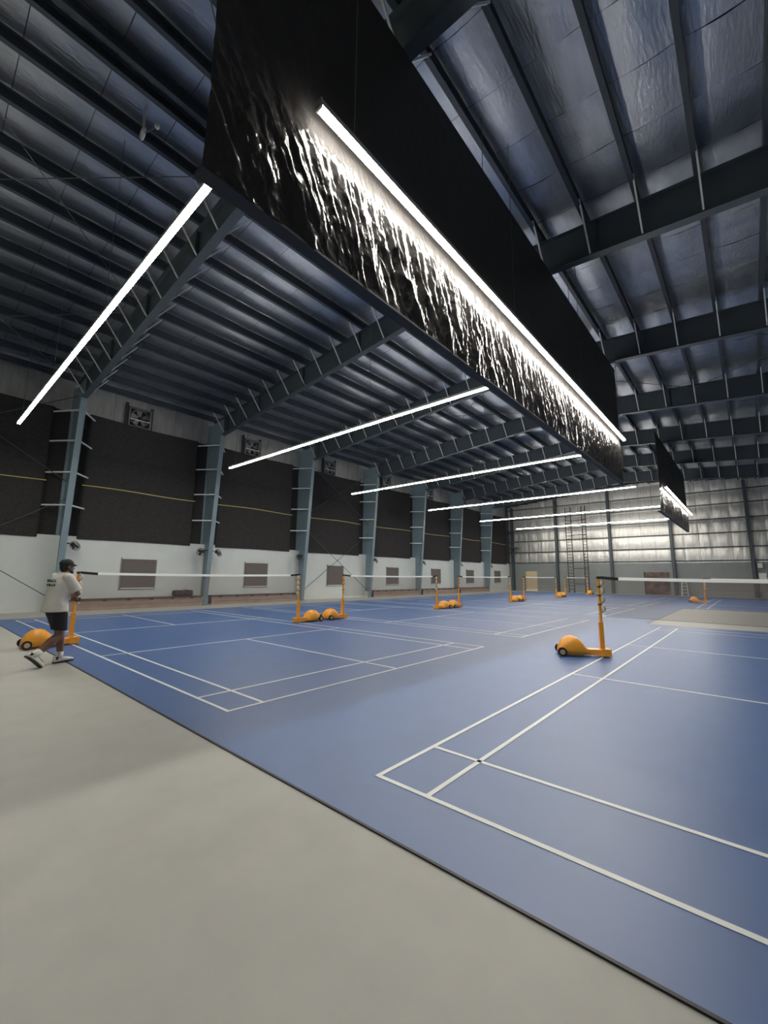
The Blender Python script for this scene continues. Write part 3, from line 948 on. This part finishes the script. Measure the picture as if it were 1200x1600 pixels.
# drape folds around the waist
for (p, q, r) in (((.20, -.06, 1.0), (.12, .12, 1.1), .022), ((.18, .02, 1.16), (.1, .14, 1.2), .02)):
    s_.cap_seg(p, q, r, r*.8, 8)
shirt = remesh('shirt', s_, 'shirt', pp, .0105, 3)
MB().ring((0, .06, 1.533), .078, .013, 'z', 20).build('collar', 'shirt', shirt, smooth=True)
# two lines of dark green print across the back
glyphs = MB()
random.seed(3)
for (z, n_, hh) in ((1.405, 7, .05), (1.335, 6, .045)):
    for k in range(n_):
        x = -.115+.23*(k+.5)/n_
        yb = .030-.162*math.sqrt(max(.02, 1-(x/.222)**2)) - (.004 if z > 1.37 else .008)
        w2 = .011
        glyphs.bar((x-w2, yb, z-hh/2), (x-w2, yb, z+hh/2), .008, .006)
        glyphs.bar((x-w2, yb, z+(hh/2-.004)*random.choice((1, 0, -1))), (x+w2, yb, z+(hh/2-.004)*random.choice((1, 0, -1))), .009, .009)
        if random.random() < .65: glyphs.bar((x+w2, yb, z-hh/2), (x+w2, yb, z+hh/2*random.choice((1, .2))), .008, .006)
po = glyphs.build('back_print', 'print', shirt)
po['label'] = 'two lines of dark green print across the back'
# shorts
q = MB()
q.loft([((0, -.03, .80), .17, .13), ((0, -.03, .96), .185, .145)], 22)
q.tube(hipL+V((0, 0, -.04)), hipL.lerp(kneeL, .80), .118, .112, 18); q.tube(hipR+V((0, 0, -.04)), hipR.lerp(kneeR, .80), .12, .114, 18)
remesh('shorts', q, 'shorts', pp, .010, 2)
# socks and shoes
def foot(ank, d, upv, nm):
    d = d.normalized(); upv = (upv - d*upv.dot(d)).normalized()
    side = d.cross(upv)
    R = Matrix((side, d, upv)).transposed()
    sole_c = ank - upv*.085
    sh_ = MB()
    prof = [(-.095, .030, .055), (-.08, .040, .088), (-.02, .043, .100), (.045, .046, .088), (.10, .050, .068), (.155, .049, .058), (.20, .038, .046), (.225, .02, .035)]
    n = 14
    for (y, wd, ht) in prof:
        for k in range(n):
            a = 2*PI*k/n
            cx, cz = math.cos(a), math.sin(a)
            p = V((wd*math.copysign(abs(cx)**.7, cx), y, ht/2+.012 + ht/2*math.copysign(abs(cz)**.7, cz)))
            sh_.v.append(tuple(R @ p + sole_c))
    for j in range(len(prof)-1):
        for k in range(n): sh_.f.append((j*n+k, j*n+(k+1)%n, (j+1)*n+(k+1)%n, (j+1)*n+k))
    sh_.f += [tuple(range(n)), tuple(range(len(prof)*n-1, (len(prof)-1)*n-1, -1))]
    so = sh_.build('shoe', 'shoe', pp, smooth=True)
    sl = MB()
    for (y, wd, ht) in prof:
        for (x, z) in ((-1, 0), (1, 0), (1, .016), (-1, .016)):
            sl.v.append(tuple(R @ V((x*(wd+.004), y*1.03, z)) + sole_c))
    for j in range(len(prof)-1):
        for k in range(4): sl.f.append((j*4+k, j*4+(k+1)%4, j*4+4+(k+1)%4, j*4+4+k))
    sl.f += [(0,1,2,3), tuple(range(len(prof)*4-1, len(prof)*4-5, -1))]
    sl.build('sole', 'strap', so)
    for k in range(3):
        y = .035+.03*k
        MB().bar(R @ V((-.03, y, .095-.011*k)) + sole_c, R @ V((.03, y, .095-.011*k)) + sole_c, .012, .008).build('lace', 'fan', so)
    MB().bar(R @ V((-.041, -.06, .075)) + sole_c, R @ V((.041, -.06, .075)) + sole_c, .04, .05, upv).build('heel_tab', 'fan', so)
def sock(kn, an):
    a = an + (kn-an)*.24
    so = MB().tube(an+(an-kn).normalized()*.03, a, .046, .056, 16).build('sock', 'sock', pp, smooth=True)
    MB().tube(an+(kn-an)*.06, an+(kn-an)*.13, .0475, .0495, 16).build('ankle_band', 'fan', so)
foot(ankL, V((-.05, 1, 0)), V((0, 0, 1)), 'l')
foot(ankR, V((0, .62, -.62)), V((0, .6, .7)), 'r')
sock(kneeL, ankL); sock(kneeR, ankR)
# the weight sits behind the leading foot: ease the hips, shoulders and head back
def lean(z):
    k = ((-1, 0), (.1, 0), (.5, -.08), (.92, -.19), (1.46, -.22), (1.64, -.25), (3, -.25))
    for (a, p), (b_, q_) in zip(k, k[1:]):
        if z <= b_: return p + (q_-p)*(z-a)/(b_-a)
for o in pp.children_recursive:
    for v in o.data.vertices: v.co.y += lean(v.co.z)
tag(pp, 'person in dark cap, white printed T-shirt and black shorts walking past a net post', 'person')
